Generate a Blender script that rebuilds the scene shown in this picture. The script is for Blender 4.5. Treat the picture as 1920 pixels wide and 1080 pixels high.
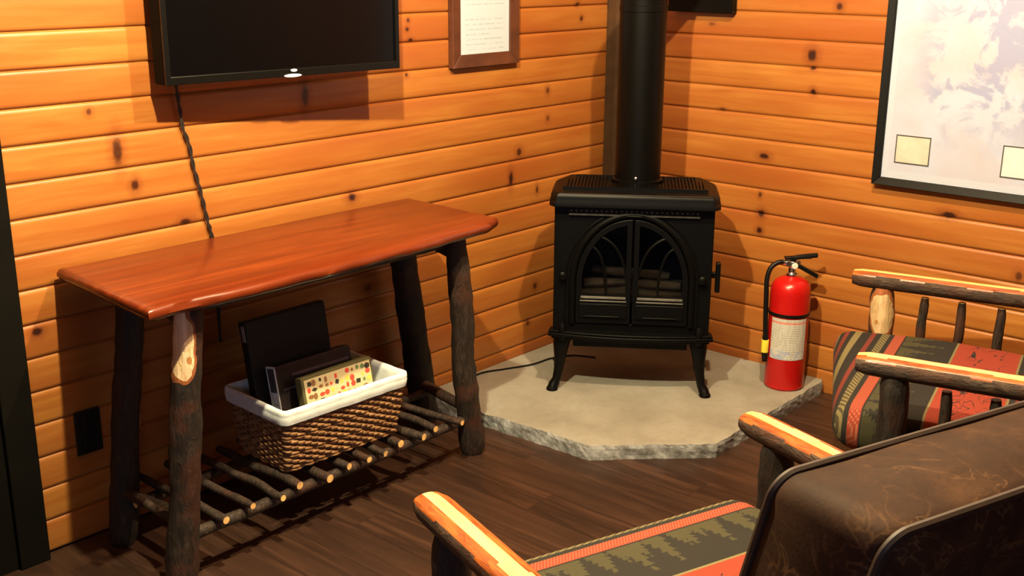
import bpy, bmesh, math, random
from mathutils import Vector, Matrix, noise
random.seed(7)
for o in list(bpy.data.objects): bpy.data.objects.remove(o, do_unlink=True)
S = bpy.context.scene
COL = S.collection
PI = math.pi

# ------------------------------------------------------------ camera
yaw, pit, rol, F = 0.717475692, 0.284809873, 0.00608473, 2134.81
fw = Vector((math.cos(yaw)*math.cos(pit), math.sin(yaw)*math.cos(pit), -math.sin(pit)))
r0 = Vector((math.sin(yaw), -math.cos(yaw), 0)); u0 = r0.cross(fw)
cr = r0*math.cos(rol) + u0*math.sin(rol); cu = -r0*math.sin(rol) + u0*math.cos(rol)
CAMLOC = Vector((-3.68853, -2.70024, 1.53233))
cd = bpy.data.cameras.new('camera'); cam = bpy.data.objects.new('camera', cd); COL.objects.link(cam)
M = Matrix((( cr.x, cu.x, -fw.x), (cr.y, cu.y, -fw.y), (cr.z, cu.z, -fw.z))).to_4x4()
M.translation = CAMLOC
cam.matrix_world = M
cd.sensor_width = 36; cd.lens = F/1920*36; cd.clip_start = 0.02; cd.clip_end = 50
S.camera = cam

# ------------------------------------------------------------ world, lamps, exposure
w = bpy.data.worlds.new('world'); S.world = w; w.use_nodes = True
w.node_tree.nodes['Background'].inputs[0].default_value = (0.9, 0.6, 0.4, 1)
w.node_tree.nodes['Background'].inputs[1].default_value = 0.003
S.view_settings.view_transform = 'Standard'; S.view_settings.look = 'None'
S.view_settings.gamma = 1; S.view_settings.exposure = 0.95; S.view_settings.use_curve_mapping = False

def lamp(name, loc, energy, color, radius):
    l = bpy.data.lights.new(name, 'POINT'); l.energy = energy; l.color = color; l.shadow_soft_size = radius
    o = bpy.data.objects.new(name, l); COL.objects.link(o); o.location = loc
    return o
lamp('ceiling_bulb', (-1.55, -1.55, 2.57), 138, (1, 0.76, 0.44), 0.025)
lamp('ceiling_bulb', (-2.38, -1.22, 2.32), 185, (1, 0.86, 0.50), 0.025)
# weak cool fill light added behind the camera; its source is unseen
l = bpy.data.lights.new('cool_fill_light', 'AREA'); l.energy = 5.5; l.color = (0.55, 0.65, 1.0); l.shape = 'RECTANGLE'; l.size = 0.8; l.size_y = 0.7
o = bpy.data.objects.new('cool_fill_light', l); COL.objects.link(o); o.location = (-4.4, -3.3, 1.1)
o.rotation_euler = (Vector((-1.4, -0.5, 0.2))-Vector(o.location)).to_track_quat('-Z', 'Y').to_euler()

# ------------------------------------------------------------ node materials
class NM:
    def __init__(s, name, base=(0.5,0.5,0.5), rough=0.5, metal=0.0, **kw):
        s.m = bpy.data.materials.new(name); s.m.use_nodes = True
        s.t = s.m.node_tree; s.b = s.t.nodes['Principled BSDF']
        s.b.inputs['Base Color'].default_value = (*base, 1)
        s.b.inputs['Roughness'].default_value = rough; s.b.inputs['Metallic'].default_value = metal
        for k, v in kw.items(): s.b.inputs[k.replace('_', ' ')].default_value = v
        s._c = None
    def n(s, ty, **kw):
        nd = s.t.nodes.new(ty)
        for k, v in kw.items(): setattr(nd, k, v)
        return nd
    def put(s, sock, v):
        if hasattr(v, 'links') or isinstance(v, bpy.types.NodeSocket): s.t.links.new(v, sock)
        elif isinstance(v, tuple) and len(v) == 3 and sock.type == 'RGBA': sock.default_value = (*v, 1)
        else: sock.default_value = v
    def co(s):
        if s._c is None: s._c = s.n('ShaderNodeTexCoord').outputs['Object']
        return s._c
    def xyz(s, v=None):
        nd = s.n('ShaderNodeSeparateXYZ'); s.put(nd.inputs[0], v or s.co()); return nd.outputs
    def math(s, op, a, b=0.0, c=0.0, clamp=False):
        nd = s.n('ShaderNodeMath', operation=op, use_clamp=clamp)
        s.put(nd.inputs[0], a); s.put(nd.inputs[1], b); s.put(nd.inputs[2], c); return nd.outputs[0]
    def comb(s, a, b, c):
        nd = s.n('ShaderNodeCombineXYZ'); s.put(nd.inputs[0], a); s.put(nd.inputs[1], b); s.put(nd.inputs[2], c); return nd.outputs[0]
    def mapv(s, scale, v=None, loc=(0,0,0), rot=(0,0,0)):
        nd = s.n('ShaderNodeMapping'); s.put(nd.inputs[0], v or s.co()); nd.inputs['Scale'].default_value = scale
        nd.inputs['Location'].default_value = loc; nd.inputs['Rotation'].default_value = rot; return nd.outputs[0]
    def noise(s, scale=5, detail=4, rough=0.55, vec=None, dist=0.0):
        nd = s.n('ShaderNodeTexNoise'); s.put(nd.inputs['Vector'], vec or s.co())
        nd.inputs['Scale'].default_value = scale; nd.inputs['Detail'].default_value = detail
        nd.inputs['Roughness'].default_value = rough; nd.inputs['Distortion'].default_value = dist; return nd.outputs['Fac']
    def white(s, v):
        nd = s.n('ShaderNodeTexWhiteNoise', noise_dimensions='1D'); s.put(nd.inputs['W'], v); return nd.outputs['Value']
    def vor(s, scale, vec=None, feat='F1', out='Distance'):
        nd = s.n('ShaderNodeTexVoronoi', feature=feat); s.put(nd.inputs['Vector'], vec or s.co()); nd.inputs['Scale'].default_value = scale
        return nd.outputs[out]
    def ramp(s, f, stops, interp='LINEAR'):
        nd = s.n('ShaderNodeValToRGB'); s.put(nd.inputs[0], f); cr_ = nd.color_ramp; cr_.interpolation = interp
        while len(cr_.elements) < len(stops): cr_.elements.new(0.5)
        for e, (p, c) in zip(cr_.elements, stops):
            e.position = p; e.color = (*c, 1) if isinstance(c, tuple) else (c, c, c, 1)
        return nd.outputs[0]
    def mix(s, f, a, b, mode='MIX'):
        nd = s.n('ShaderNodeMix', data_type='RGBA', blend_type=mode)
        s.put(nd.inputs['Factor'], f); s.put(nd.inputs[6], a); s.put(nd.inputs[7], b); return nd.outputs[2]
    def base(s, v): s.put(s.b.inputs['Base Color'], v)
    def rough(s, v): s.put(s.b.inputs['Roughness'], v)
    def bump(s, h, strength=0.3, dist=0.01):
        nd = s.n('ShaderNodeBump'); s.put(nd.inputs['Height'], h); nd.inputs['Strength'].default_value = strength
        nd.inputs['Distance'].default_value = dist; s.t.links.new(nd.outputs[0], s.b.inputs['Normal'])

PITCH = 0.09
def pine(name, axis, knots):
    """varnished knotty pine boards lying along axis (0 = x, 1 = y)"""
    k = NM(name, rough=0.34)
    X = k.xyz(); a = X[axis]; z = X[2]
    bi = k.math('FLOOR', k.math('DIVIDE', z, PITCH))
    rnd = k.white(bi)
    # each board offset in grain
    v = k.comb(k.math('ADD', a, k.math('MULTIPLY', rnd, 37.0)), k.math('MULTIPLY', rnd, 11.0), z)
    g1 = k.noise(1.0, 5, 0.6, k.mapv((3.0, 1, 42), v), 0.6)
    g2 = k.noise(1.0, 3, 0.5, k.mapv((14.0, 1, 260), v))
    lo = k.noise(1.0, 2, 0.5, k.mapv((1.6, 1, 5), v))
    c = k.ramp(g1, [(0.28, (0.31, 0.104, 0.018)), (0.5, (0.385, 0.153, 0.029)), (0.72, (0.46, 0.205, 0.042))])
    c = k.mix(k.math('MULTIPLY', g2, 0.35), c, (0.26, 0.068, 0.013))
    c = k.mix(k.ramp(rnd, [(0.0, 0.0), (1.0, 0.55)]), c, (0.31, 0.090, 0.019))
    c = k.mix(k.ramp(lo, [(0.42, 0.0), (0.68, 0.8)]), c, (0.28, 0.072, 0.014))
    # knots: (along, z, half-width, half-height, darkness)
    core = None; halo = None
    wob = k.math('MULTIPLY', k.math('SUBTRACT', k.noise(60, 2), 0.5), 0.9)
    for (p, q, rx, rz, dk) in knots:
        dx = k.math('DIVIDE', k.math('SUBTRACT', a, p), rx); dz = k.math('DIVIDE', k.math('SUBTRACT', z, q), rz)
        d = k.math('SQRT', k.math('ADD', k.math('MULTIPLY', dx, dx), k.math('MULTIPLY', dz, dz)))
        d = k.math('ADD', d, wob)
        cc = k.math('MULTIPLY', k.math('MULTIPLY_ADD', d, -1.4, 1.9, clamp=True), dk)
        hh = k.math('MULTIPLY', k.math('MULTIPLY_ADD', d, -0.40, 1.25, clamp=True), 0.75*dk)
        core = cc if core is None else k.math('MAXIMUM', core, cc)
        halo = hh if halo is None else k.math('MAXIMUM', halo, hh)
    c = k.mix(halo, c, (0.17, 0.040, 0.009))
    c = k.mix(core, c, (0.030, 0.007, 0.004))
    k.base(c)
    k.rough(k.math('MULTIPLY_ADD', g1, 0.2, 0.28))
    k.bump(k.math('ADD', g1, k.math('MULTIPLY', g2, 0.4)), 0.12, 0.003)
    return k.m
def kn(lst):
    return [(a, z, s[0], s[1], s[2]) for (a, z), s in lst]
KL = kn([((-2.154,1.038),(.012,.032,.85)), ((-2.112,.942),(.010,.013,.9)), ((-1.968,.819),(.016,.008,.95)), ((-1.533,1.126),(.011,.028,.9)),
 ((-2.222,1.145),(.007,.008,.7)), ((-1.364,.795),(.014,.011,1)), ((-1.106,1.330),(.006,.006,.8)), ((-1.111,1.302),(.007,.006,.9)), ((-1.096,1.268),(.009,.005,1)),
 ((-1.118,1.159),(.006,.006,.8)), ((-.231,1.356),(.010,.007,.9)), ((-.206,1.303),(.008,.008,.9)), ((-.400,1.050),(.009,.012,.7)), ((-.397,.947),(.009,.010,.6)),
 ((-.560,.840),(.012,.012,.9)), ((-.604,.748),(.010,.024,1)), ((-.454,.686),(.007,.012,.8)), ((-2.420,.610),(.012,.010,1)), ((-1.309,.485),(.012,.009,.6)),
 ((-1.91,.70),(.012,.010,.8)), ((-3.2,1.1),(.012,.010,.8)), ((-3.6,.7),(.012,.02,.8)), ((-.9,.62),(.01,.008,.6)), ((-.46,.31),(.01,.012,.8)), ((-.5,.17),(.01,.01,.7)), ((-1.3,1.6),(.01,.01,.9))])
KR = kn([((-.849,1.206),(.015,.018,1)), ((-.855,1.162),(.009,.006,.9)), ((-.864,1.082),(.009,.009,1)), ((-.936,1.372),(.010,.011,.9)), ((-.692,.836),(.016,.009,1)),
 ((-.686,.693),(.006,.009,.8)), ((-.695,.625),(.012,.012,1.1)), ((-.693,.560),(.010,.010,1)), ((-1.377,.722),(.022,.009,1.1)), ((-.443,1.294),(.012,.006,.5)), ((-.508,.989),(.013,.006,.6)),
 ((-1.62,.56),(.010,.012,.7)), ((-2.4,.9),(.012,.012,.9)), ((-1.9,1.6),(.012,.012,.9)), ((-3.0,.5),(.014,.01,.9))])
PINE_L = pine('pine_boards_left', 0, KL)
PINE_R = pine('pine_boards_right', 1, KR)
PINE_P = pine('pine_boards_plain', 0, KL[:2])

def simple(name, base, rough=0.5, metal=0.0, var=0.0, nscale=20, bump=0.0, **kw):
    k = NM(name, base, rough, metal, **kw)
    if var or bump:
        nz = k.noise(nscale, 4)
        if var: k.base(k.mix(k.ramp(nz, [(0.3, 0.0), (0.7, 1.0)]), tuple(c*(1-var) for c in base), tuple(min(1, c*(1+var)) for c in base)))
        if bump: k.bump(nz, bump, 0.002)
    return k.m
IRON = simple('black_cast_iron', (0.0014, 0.0014, 0.0015), 0.42, 0.0, 0.25, 60, 0.15, Specular_IOR_Level=0.16)
PIPEM = simple('black_stove_pipe', (0.0016, 0.0015, 0.0013), 0.42, 0.0, 0.1, 10, Specular_IOR_Level=0.14)
BLK = simple('black_plastic', (0.004, 0.004, 0.004), 0.4, 0.0, 0.1, 30, Specular_IOR_Level=0.25)
SCREEN = simple('dark_screen', (0.0015, 0.0015, 0.002), 0.15, 0.0, 0.05, 5, Specular_IOR_Level=0.25)
CHROME = simple('bright_metal', (0.75, 0.75, 0.78), 0.25, 1.0, 0.05, 40)
REDP = simple('red_enamel', (0.42, 0.006, 0.005), 0.28, 0.0, 0.06, 12)
YEL = simple('yellow_tag', (0.85, 0.62, 0.05), 0.5, 0.0, 0.08, 30)
GLASS = NM('stove_glass', (0.9, 0.9, 0.9), 0.05, Transmission_Weight=1.0, IOR=1.1).m
PALE = simple('cut_log_end', (0.78, 0.46, 0.17), 0.55, 0.0, 0.25, 70)

def floor_mat():
    k = NM('dark_plank_floor', rough=0.42)
    X = k.xyz()
    row = k.math('FLOOR', k.math('DIVIDE', X[0], 0.13))
    r = k.white(row)
    yy = k.math('ADD', X[1], k.math('MULTIPLY', r, 1.2))
    pl = k.math('FLOOR', k.math('DIVIDE', yy, 1.2))
    r2 = k.white(k.math('ADD', k.math('MULTIPLY', row, 7.13), k.math('MULTIPLY', pl, 3.71)))
    v = k.comb(X[0], k.math('ADD', yy, k.math('MULTIPLY', r2, 9.0)), r2)
    g = k.noise(1, 5, 0.65, k.mapv((26, 2.0, 3), v), 0.8)
    g2 = k.noise(1, 3, 0.5, k.mapv((150, 6, 3), v))
    c = k.ramp(g, [(0.32, (0.007, 0.003, 0.002)), (0.5, (0.023, 0.010, 0.006)), (0.68, (0.070, 0.032, 0.019))])
    c = k.mix(k.math('MULTIPLY', g2, 0.4), c, (0.03, 0.014, 0.009))
    c = k.mix(k.math('MULTIPLY', r2, 0.5), c, (0.045, 0.021, 0.013))
    ed = k.math('FRACT', k.math('DIVIDE', X[0], 0.13)); e1 = k.math('LESS_THAN', ed, 0.018)
    e2 = k.math('LESS_THAN', k.math('FRACT', k.math('DIVIDE', yy, 1.2)), 0.002)
    c = k.mix(k.math('MULTIPLY', k.math('MAXIMUM', e1, e2), 0.7), c, (0.008, 0.004, 0.003))
    k.base(c); k.bump(g, 0.15, 0.002)
    return k.m
FLOORM = floor_mat()

def concrete():
    k = NM('cast_concrete', rough=0.75)
    n1 = k.noise(5, 6, 0.65); n2 = k.noise(45, 3); n3 = k.vor(28)
    c = k.ramp(n1, [(0.3, (0.20, 0.185, 0.155)), (0.55, (0.27, 0.255, 0.22)), (0.75, (0.31, 0.30, 0.27))])
    c = k.mix(k.ramp(n2, [(0.55, 0.0), (0.75, 0.5)]), c, (0.24, 0.205, 0.16))
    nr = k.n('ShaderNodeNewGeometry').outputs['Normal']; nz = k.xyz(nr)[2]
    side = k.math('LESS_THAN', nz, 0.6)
    c = k.mix(k.math('MULTIPLY', side, 0.85), c, k.ramp(k.noise(26, 5, 0.7), [(0.38, (0.12, 0.12, 0.125)), (0.66, (0.42, 0.44, 0.48))]))  # rough grey sides, the cool light on them put into a bluish tint
    k.base(c); k.bump(k.math('ADD', n2, k.math('MULTIPLY', k.noise(120, 3), 0.5)), 0.35, 0.004)
    return k.m
CONC = concrete()

def bark(name='hickory_bark', patches=(), dark=1.0, red=0.4, pale=1.0, sc=(70,70,16)):
    """patches: (cx,cy,cz, rx,ry,rz, [knots]) blazes of pale peeled wood in object space"""
    k = NM(name, rough=0.62)
    n1 = k.noise(1, 5, 0.7, k.mapv(sc), 1.2)
    n2 = k.noise(9, 3)
    c = k.ramp(n1, [(0.30, (0.012*dark, 0.007*dark, 0.005*dark)), (0.5, (0.052*dark, 0.026*dark, 0.016*dark)), (0.66, (0.13*dark, 0.075*dark, 0.045*dark)), (0.8, (0.28*dark, 0.19*dark, 0.13*dark))])
    c = k.mix(k.ramp(n2, [(0.52, 0.0), (0.62, red)]), c, (0.20, 0.045, 0.014))
    c = k.mix(0.6, c, (0.0, 0.0, 0.0))
    X = k.xyz()
    for (cx, cy, cz, rx, ry, rz, kns) in patches:
        def ell(px, py, pz, ax, ay, az):
            t = []
            for i, (p, a_) in enumerate(((px, ax), (py, ay), (pz, az))):
                d = k.math('DIVIDE', k.math('SUBTRACT', X[i], p), a_); t.append(k.math('MULTIPLY', d, d))
            return k.math('SQRT', k.math('ADD', k.math('ADD', t[0], t[1]), t[2]))
        wob = k.math('MULTIPLY', k.math('SUBTRACT', k.noise(16, 2), 0.5), 0.9)
        d = k.math('ADD', ell(cx, cy, cz, rx, ry, rz), wob)
        rim = k.math('LESS_THAN', d, 1.22); inn = k.math('LESS_THAN', d, 1.0)
        c = k.mix(rim, c, (0.30, 0.09, 0.025))
        pw = k.ramp(k.noise(1, 3, 0.5, k.mapv((60, 60, 8))), [(0.3, (0.36*pale, 0.24*pale, 0.11*pale)), (0.7, (0.56*pale, 0.40*pale, 0.21*pale**1.5))])
        c = k.mix(inn, c, pw)
        for (qx, qy, qz, qr) in kns:
            e = ell(qx, qy, qz, qr, qr, qr*1.3)
            c = k.mix(k.math('LESS_THAN', e, 1.5), c, (0.45, 0.2, 0.06)); c = k.mix(k.math('LESS_THAN', e, 1.0), c, (0.05, 0.02, 0.01))
    k.base(c); k.bump(n1, 0.9, 0.006)
    return k.m
BARK = bark(dark=0.8)
BARKA = bark('arm_bark', dark=1.9, red=0.45, sc=(70,18,70))
BARKD = bark('dark_bark', dark=0.35, red=0.2)
BARKS = bark('stick_bark', dark=1.1, red=0.35)
PEEL = NM('peeled_arm_wood', rough=0.30)
_g = PEEL.noise(1, 4, 0.6, PEEL.mapv((60, 7, 60)), 0.5)
PEEL.base(PEEL.ramp(_g, [(0.3, (0.72, 0.40, 0.12)), (0.6, (0.86, 0.56, 0.22))])); PEEL.bump(_g, 0.1, 0.002); PEEL = PEEL.m
CAMB = NM('cambium_edge', rough=0.34)
_g = CAMB.noise(1, 4, 0.6, CAMB.mapv((90, 14, 90)), 0.8)
CAMB.base(CAMB.ramp(_g, [(0.35, (0.16, 0.032, 0.009)), (0.65, (0.40, 0.11, 0.024))])); CAMB.bump(_g, 0.5, 0.003); CAMB = CAMB.m

def tabletop_mat():
    k = NM('varnished_red_brown_wood', rough=0.30, Coat_Weight=0.25, Coat_Roughness=0.12, Specular_IOR_Level=0.3)
    g = k.noise(1, 5, 0.6, k.mapv((2.2, 26, 26)), 1.0); g2 = k.noise(1, 3, 0.5, k.mapv((8, 170, 170)))
    c = k.ramp(g, [(0.3, (0.085, 0.012, 0.003)), (0.55, (0.145, 0.023, 0.005)), (0.75, (0.21, 0.040, 0.008))])
    c = k.mix(k.math('MULTIPLY', g2, 0.3), c, (0.09, 0.014, 0.004))
    k.base(c); k.bump(g, 0.06, 0.002)
    return k.m
TOPM = tabletop_mat()

def leather():
    k = NM('worn_brown_leather', rough=0.72, Specular_IOR_Level=0.15)
    n1 = k.noise(7, 5, 0.65); n2 = k.noise(26, 5, 0.75, dist=1.5)
    cr1 = k.vor(120, feat='DISTANCE_TO_EDGE')
    sc = k.math('ABSOLUTE', k.math('SUBTRACT', k.noise(11, 3, 0.6, k.mapv((1, 1.0, 1.0), rot=(0.4, 0.3, 0.8)), 1.2), 0.5))
    sm = k.noise(4, 3)
    c = k.ramp(n1, [(0.3, (0.012, 0.0055, 0.003)), (0.55, (0.028, 0.012, 0.006)), (0.75, (0.060, 0.027, 0.012))])
    c = k.mix(k.ramp(n2, [(0.5, 0.0), (0.75, 0.55)]), c, (0.010, 0.005, 0.0035))
    scr = k.math('MULTIPLY', k.ramp(sc, [(0.0, 1.0), (0.022, 0.0)]), k.ramp(sm, [(0.50, 0.0), (0.64, 0.40)]))
    c = k.mix(scr, c, (0.20, 0.10, 0.04))
    k.base(c); k.bump(k.math('MULTIPLY', cr1, 1.0), 0.15, 0.002)
    return k.m
LEATH = leather()
LEATHD = simple('leather_piping', (0.016, 0.007, 0.004), 0.6, 0, 0.3, 40, 0.1)

def fabric():
    """lodge blanket cloth; generic bands run across the seat, their place is the depth d = -y from the front edge"""
    k = NM('striped_lodge_fabric', rough=0.9)
    X = k.xyz(); x = X[0]
    y = X[1]
    d = k.math('MULTIPLY', y, -1.0)
    per = 0.52
    dm = k.math('MODULO', k.math('ADD', d, per), per)
    OL = (0.0065, 0.0055, 0.0035); OR = (0.24, 0.026, 0.009); DK = (0.006, 0.005, 0.004); BG = (0.16, 0.13, 0.055); RD = (0.14, 0.017, 0.009)
    st = [(0.0, RD), (0.014, DK), (0.020, OL), (0.030, BG), (0.052, OL), (0.066, OR), (0.096, DK), (0.102, OL), (0.245, BG), (0.250, OR), (0.42, BG), (0.425, DK), (0.44, RD), (0.455, OL), (0.47, BG), (0.49, DK)]
    c = k.ramp(k.math('DIVIDE', dm, per), [(p/per, q) for p, q in st], 'CONSTANT')
    def between(a, b):
        return k.math('MULTIPLY', k.math('GREATER_THAN', dm, a), k.math('LESS_THAN', dm, b))
    # braid dashes on the beige and orange bands
    ch = k.math('GREATER_THAN', k.math('SINE', k.math('ADD', k.math('MULTIPLY', x, 330.0), k.math('MULTIPLY', d, 500.0))), 0.1)
    c = k.mix(k.math('MULTIPLY', k.math('MULTIPLY', ch, between(0.030, 0.052)), 0.75), c, OL)
    ch2 = k.math('MULTIPLY', k.math('SINE', k.math('MULTIPLY', x, 900.0)), k.math('SINE', k.math('MULTIPLY', d, 560.0)))
    c = k.mix(k.math('MULTIPLY', k.math('MULTIPLY', k.math('GREATER_THAN', ch2, 0.25), between(0.066, 0.096)), 0.7), c, (0.34, 0.13, 0.07))
    # fir trees: triangles pointing back, serrated
    def trees(off, w_, h0, hv, seed, base):
        cell = k.math('DIVIDE', k.math('ADD', x, off), w_)
        ci = k.math('FLOOR', cell); fr = k.math('SUBTRACT', k.math('FRACT', cell), 0.5)
        rh = k.math('MULTIPLY_ADD', k.white(k.math('ADD', ci, seed)), hv, h0)
        t = k.math('DIVIDE', k.math('SUBTRACT', dm, base), rh)                    # 0 at foot, 1 at tip
        ser = k.math('MULTIPLY', k.math('FRACT', k.math('MULTIPLY', t, 5.0)), 0.16)
        wid = k.math('ADD', k.math('MULTIPLY', k.math('SUBTRACT', 1.0, t), 0.36), ser)
        wid = k.math('ADD', wid, k.math('MULTIPLY', k.math('SUBTRACT', k.noise(90, 3), 0.5), 0.25))
        ins = k.math('LESS_THAN', k.math('ABSOLUTE', fr), k.math('SUBTRACT', wid, 0.06))
        return k.math('MULTIPLY', k.math('MULTIPLY', ins, k.math('LESS_THAN', t, 1.0)), k.math('GREATER_THAN', t, 0.0))
    T = k.math('MAXIMUM', trees(0.0, 0.066, 0.070, 0.05, 3.0, 0.100), trees(0.033, 0.047, 0.035, 0.05, 8.0, 0.100))
    c = k.mix(k.math('MULTIPLY', T, between(0.102, 0.235)), c, (0.038, 0.034, 0.012))
    # dark scratchy strokes inside the orange band
    fig = k.math('LESS_THAN', k.math('ABSOLUTE', k.math('SUBTRACT', k.noise(14, 1, 0.4, k.mapv((1, 2.4, 1)), 0.8), 0.54)), 0.014)
    c = k.mix(k.math('MULTIPLY', fig, between(0.285, 0.39)), c, DK)
    wv = k.noise(420, 2)
    c = k.mix(k.math('MULTIPLY', wv, 0.25), c, DK)
    k.base(c); k.bump(wv, 0.3, 0.001)
    return k.m
FAB = fabric()

# ------------------------------------------------------------ mesh helpers
class MB:
    def __init__(s): s.v = []; s.f = []; s.mi = []
    def add(s, vs, fs, mi=0, T=None):
        n = len(s.v)
        for q in vs:
            q = Vector(q)
            if T is not None: q = T @ q
            s.v.append(q)
        for i, f in enumerate(fs):
            s.f.append([a+n for a in f]); s.mi.append(mi[i] if isinstance(mi, list) else mi)
    def box(s, c, d, mi=0, T=None):
        x, y, z = c; a, b, h = d[0]/2, d[1]/2, d[2]/2
        vs = [(x+i*a, y+j*b, z+l*h) for i in (-1,1) for j in (-1,1) for l in (-1,1)]
        s.add(vs, [(0,1,3,2),(4,6,7,5),(0,4,5,1),(2,3,7,6),(0,2,6,4),(1,5,7,3)], mi, T)
    def prism(s, pts, z0, z1, mi=0, T=None, inset=0):
        n = len(pts)
        vs = [(p[0], p[1], z0) for p in pts]+[(p[0], p[1], z1) for p in pts]
        s.add(vs, [tuple(range(n-1,-1,-1)), tuple(range(n, 2*n))]+[(i, (i+1)%n, n+(i+1)%n, n+i) for i in range(n)], mi, T)
    def lathe(s, prof, n=32, mi=0, T=None, caps=True):
        vs = []; fs = []
        for r, z in prof:
            for i in range(n):
                a = 2*PI*i/n; vs.append((r*math.cos(a), r*math.sin(a), z))
        for j in range(len(prof)-1):
            for i in range(n):
                fs.append((j*n+i, j*n+(i+1)%n, (j+1)*n+(i+1)%n, (j+1)*n+i))
        if caps:
            fs.append(tuple(range(n-1,-1,-1))); fs.append(tuple((len(prof)-1)*n+i for i in range(n)))
        s.add(vs, fs, mi, T)
    def tube(s, pts, rad, n=12, mi=0, capmi=None, T=None, rough=0.0, seed=0, up=None, shape=None):
        """tube along pts; rad number or list; shape(angle) -> (factor) and optional per-face material via mi callable(angle)"""
        pts = [Vector(p) for p in pts]; m = len(pts)
        rad = rad if isinstance(rad, (list, tuple)) else [rad]*m
        t0 = (pts[1]-pts[0]).normalized()
        ref = Vector(up) if up else (Vector((0,0,1)) if abs(t0.z) < 0.9 else Vector((1,0,0)))
        a = (ref - t0*ref.dot(t0)).normalized()
        vs = []; fs = []; ms = []
        for j in range(m):
            t = (pts[min(j+1,m-1)]-pts[max(j-1,0)]).normalized()
            a = (a - t*a.dot(t)).normalized(); b = t.cross(a)
            for i in range(n):
                th = 2*PI*i/n
                ca, sa = math.cos(th), math.sin(th)
                k = shape(th) if shape else (ca, sa)
                off = a*k[0]+b*k[1]
                q = pts[j]+off*rad[j]
                if rough:
                    nz = noise.noise((q+Vector((seed*3.1, seed*1.7, 0)))*22)*rough + noise.noise((q+Vector((seed, 0, seed)))*70)*rough*0.4
                    q = q + off*rad[j]*nz
                vs.append(q)
        for j in range(m-1):
            for i in range(n):
                fs.append((j*n+i, j*n+(i+1)%n, (j+1)*n+(i+1)%n, (j+1)*n+i))
                ms.append(mi((i+0.5)*2*PI/n, j/(m-1)) if callable(mi) else mi)
        cm = capmi if capmi is not None else (mi if not callable(mi) else 0)
        fs.append(tuple(range(n-1,-1,-1))); ms.append(cm); fs.append(tuple((m-1)*n+i for i in range(n))); ms.append(cm)
        s.add(vs, fs, ms, T)
    def build(s, name, mats, parent=None, smooth=35, bevel=0, sub=0):
        me = bpy.data.meshes.new(name); me.from_pydata([tuple(v) for v in s.v], [], s.f)
        for m_ in (mats if isinstance(mats, (list, tuple)) else [mats]): me.materials.append(m_)
        for p, mi in zip(me.polygons, s.mi): p.material_index = mi
        bm = bmesh.new(); bm.from_mesh(me)
        bmesh.ops.recalc_face_normals(bm, faces=bm.faces[:])
        if smooth:
            for f in bm.faces: f.smooth = True
            for e in bm.edges:
                if len(e.link_faces) == 2 and e.calc_face_angle(0) > math.radians(smooth): e.smooth = False
        bm.to_mesh(me); bm.free()
        o = bpy.data.objects.new(name, me); COL.objects.link(o)
        if parent: o.parent = parent
        if bevel:
            b = o.modifiers.new('bevel', 'BEVEL'); b.width = bevel; b.segments = 3; b.limit_method = 'ANGLE'; b.angle_limit = math.radians(40); b.harden_normals = False
        return o
def rline(a, b, step=0.03):
    a, b = Vector(a), Vector(b); n = max(2, int((b-a).length/step)+1)
    return [a.lerp(b, i/(n-1)) for i in range(n)]
def log(m, a, b, r1, r2=None, n=16, mi=0, cap=1, rough=0.10, seed=0, wob=0.0, bulge=0.0):
    pts = rline(a, b, 0.022); r2 = r2 or r1; N = len(pts)
    rr = []
    out = []
    for i, p in enumerate(pts):
        t = i/(N-1); e = min(i, N-1-i)
        rr.append((r1+(r2-r1)*t)*(0.80 if e == 0 else 0.97 if e == 1 else 1.0)*(1+0.06*noise.noise(Vector((t*5, seed*2.3, 0)))))
        wv = Vector((noise.noise(Vector((t*3, seed, 1.5))), noise.noise(Vector((t*3, seed, 7.5))), noise.noise(Vector((t*3, seed, 12.5)))))*wob
        out.append(p+wv)
    m.tube(out, rr, n, mi, cap, rough=rough, seed=seed)
def empty(name, loc=(0,0,0), rz=0, label=None, cat=None, group=None):
    o = bpy.data.objects.new(name, None); COL.objects.link(o); o.location = loc; o.rotation_euler = (0,0,rz); o.empty_display_size = 0.1
    return tag(o, label, cat, group)
def tag(o, label=None, cat=None, group=None, kind=None):
    if label: o['label'] = label
    if cat: o['category'] = cat
    if group: o['group'] = group
    if kind: o['kind'] = kind
    return o
def flat(name, outer, holes, depth, bevel, mats, parent=None, T=None, res=2, mi=0):
    """flat shape in x,z plane with holes, given depth along y (centred)"""
    cu_ = bpy.data.curves.new('c', 'CURVE'); cu_.dimensions = '2D'; cu_.fill_mode = 'BOTH'; cu_.extrude = max(depth/2-bevel, 0); cu_.bevel_depth = bevel; cu_.bevel_resolution = 1; cu_.offset = -bevel
    for ring in [outer]+holes:
        sp = cu_.splines.new('POLY'); sp.points.add(len(ring)-1); sp.use_cyclic_u = True
        for p, q in zip(sp.points, ring): p.co = (q[0], q[1], 0, 1)
    ob = bpy.data.objects.new('c', cu_); COL.objects.link(ob)
    dg = bpy.context.evaluated_depsgraph_get(); me = bpy.data.meshes.new_from_object(ob.evaluated_get(dg))
    bpy.data.objects.remove(ob); bpy.data.curves.remove(cu_)
    me.transform(Matrix.Rotation(PI/2, 4, 'X'))
    if T: me.transform(T)
    me.name = name; me.materials.clear()
    for m_ in (mats if isinstance(mats, (list, tuple)) else [mats]): me.materials.append(m_)
    for p in me.polygons: p.use_smooth = False; p.material_index = 0
    o = bpy.data.objects.new(name, me); COL.objects.link(o)
    if parent: o.parent = parent
    return o
def rect(x0, z0, x1, z1): return [(x0,z0),(x1,z0),(x1,z1),(x0,z1)]

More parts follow.
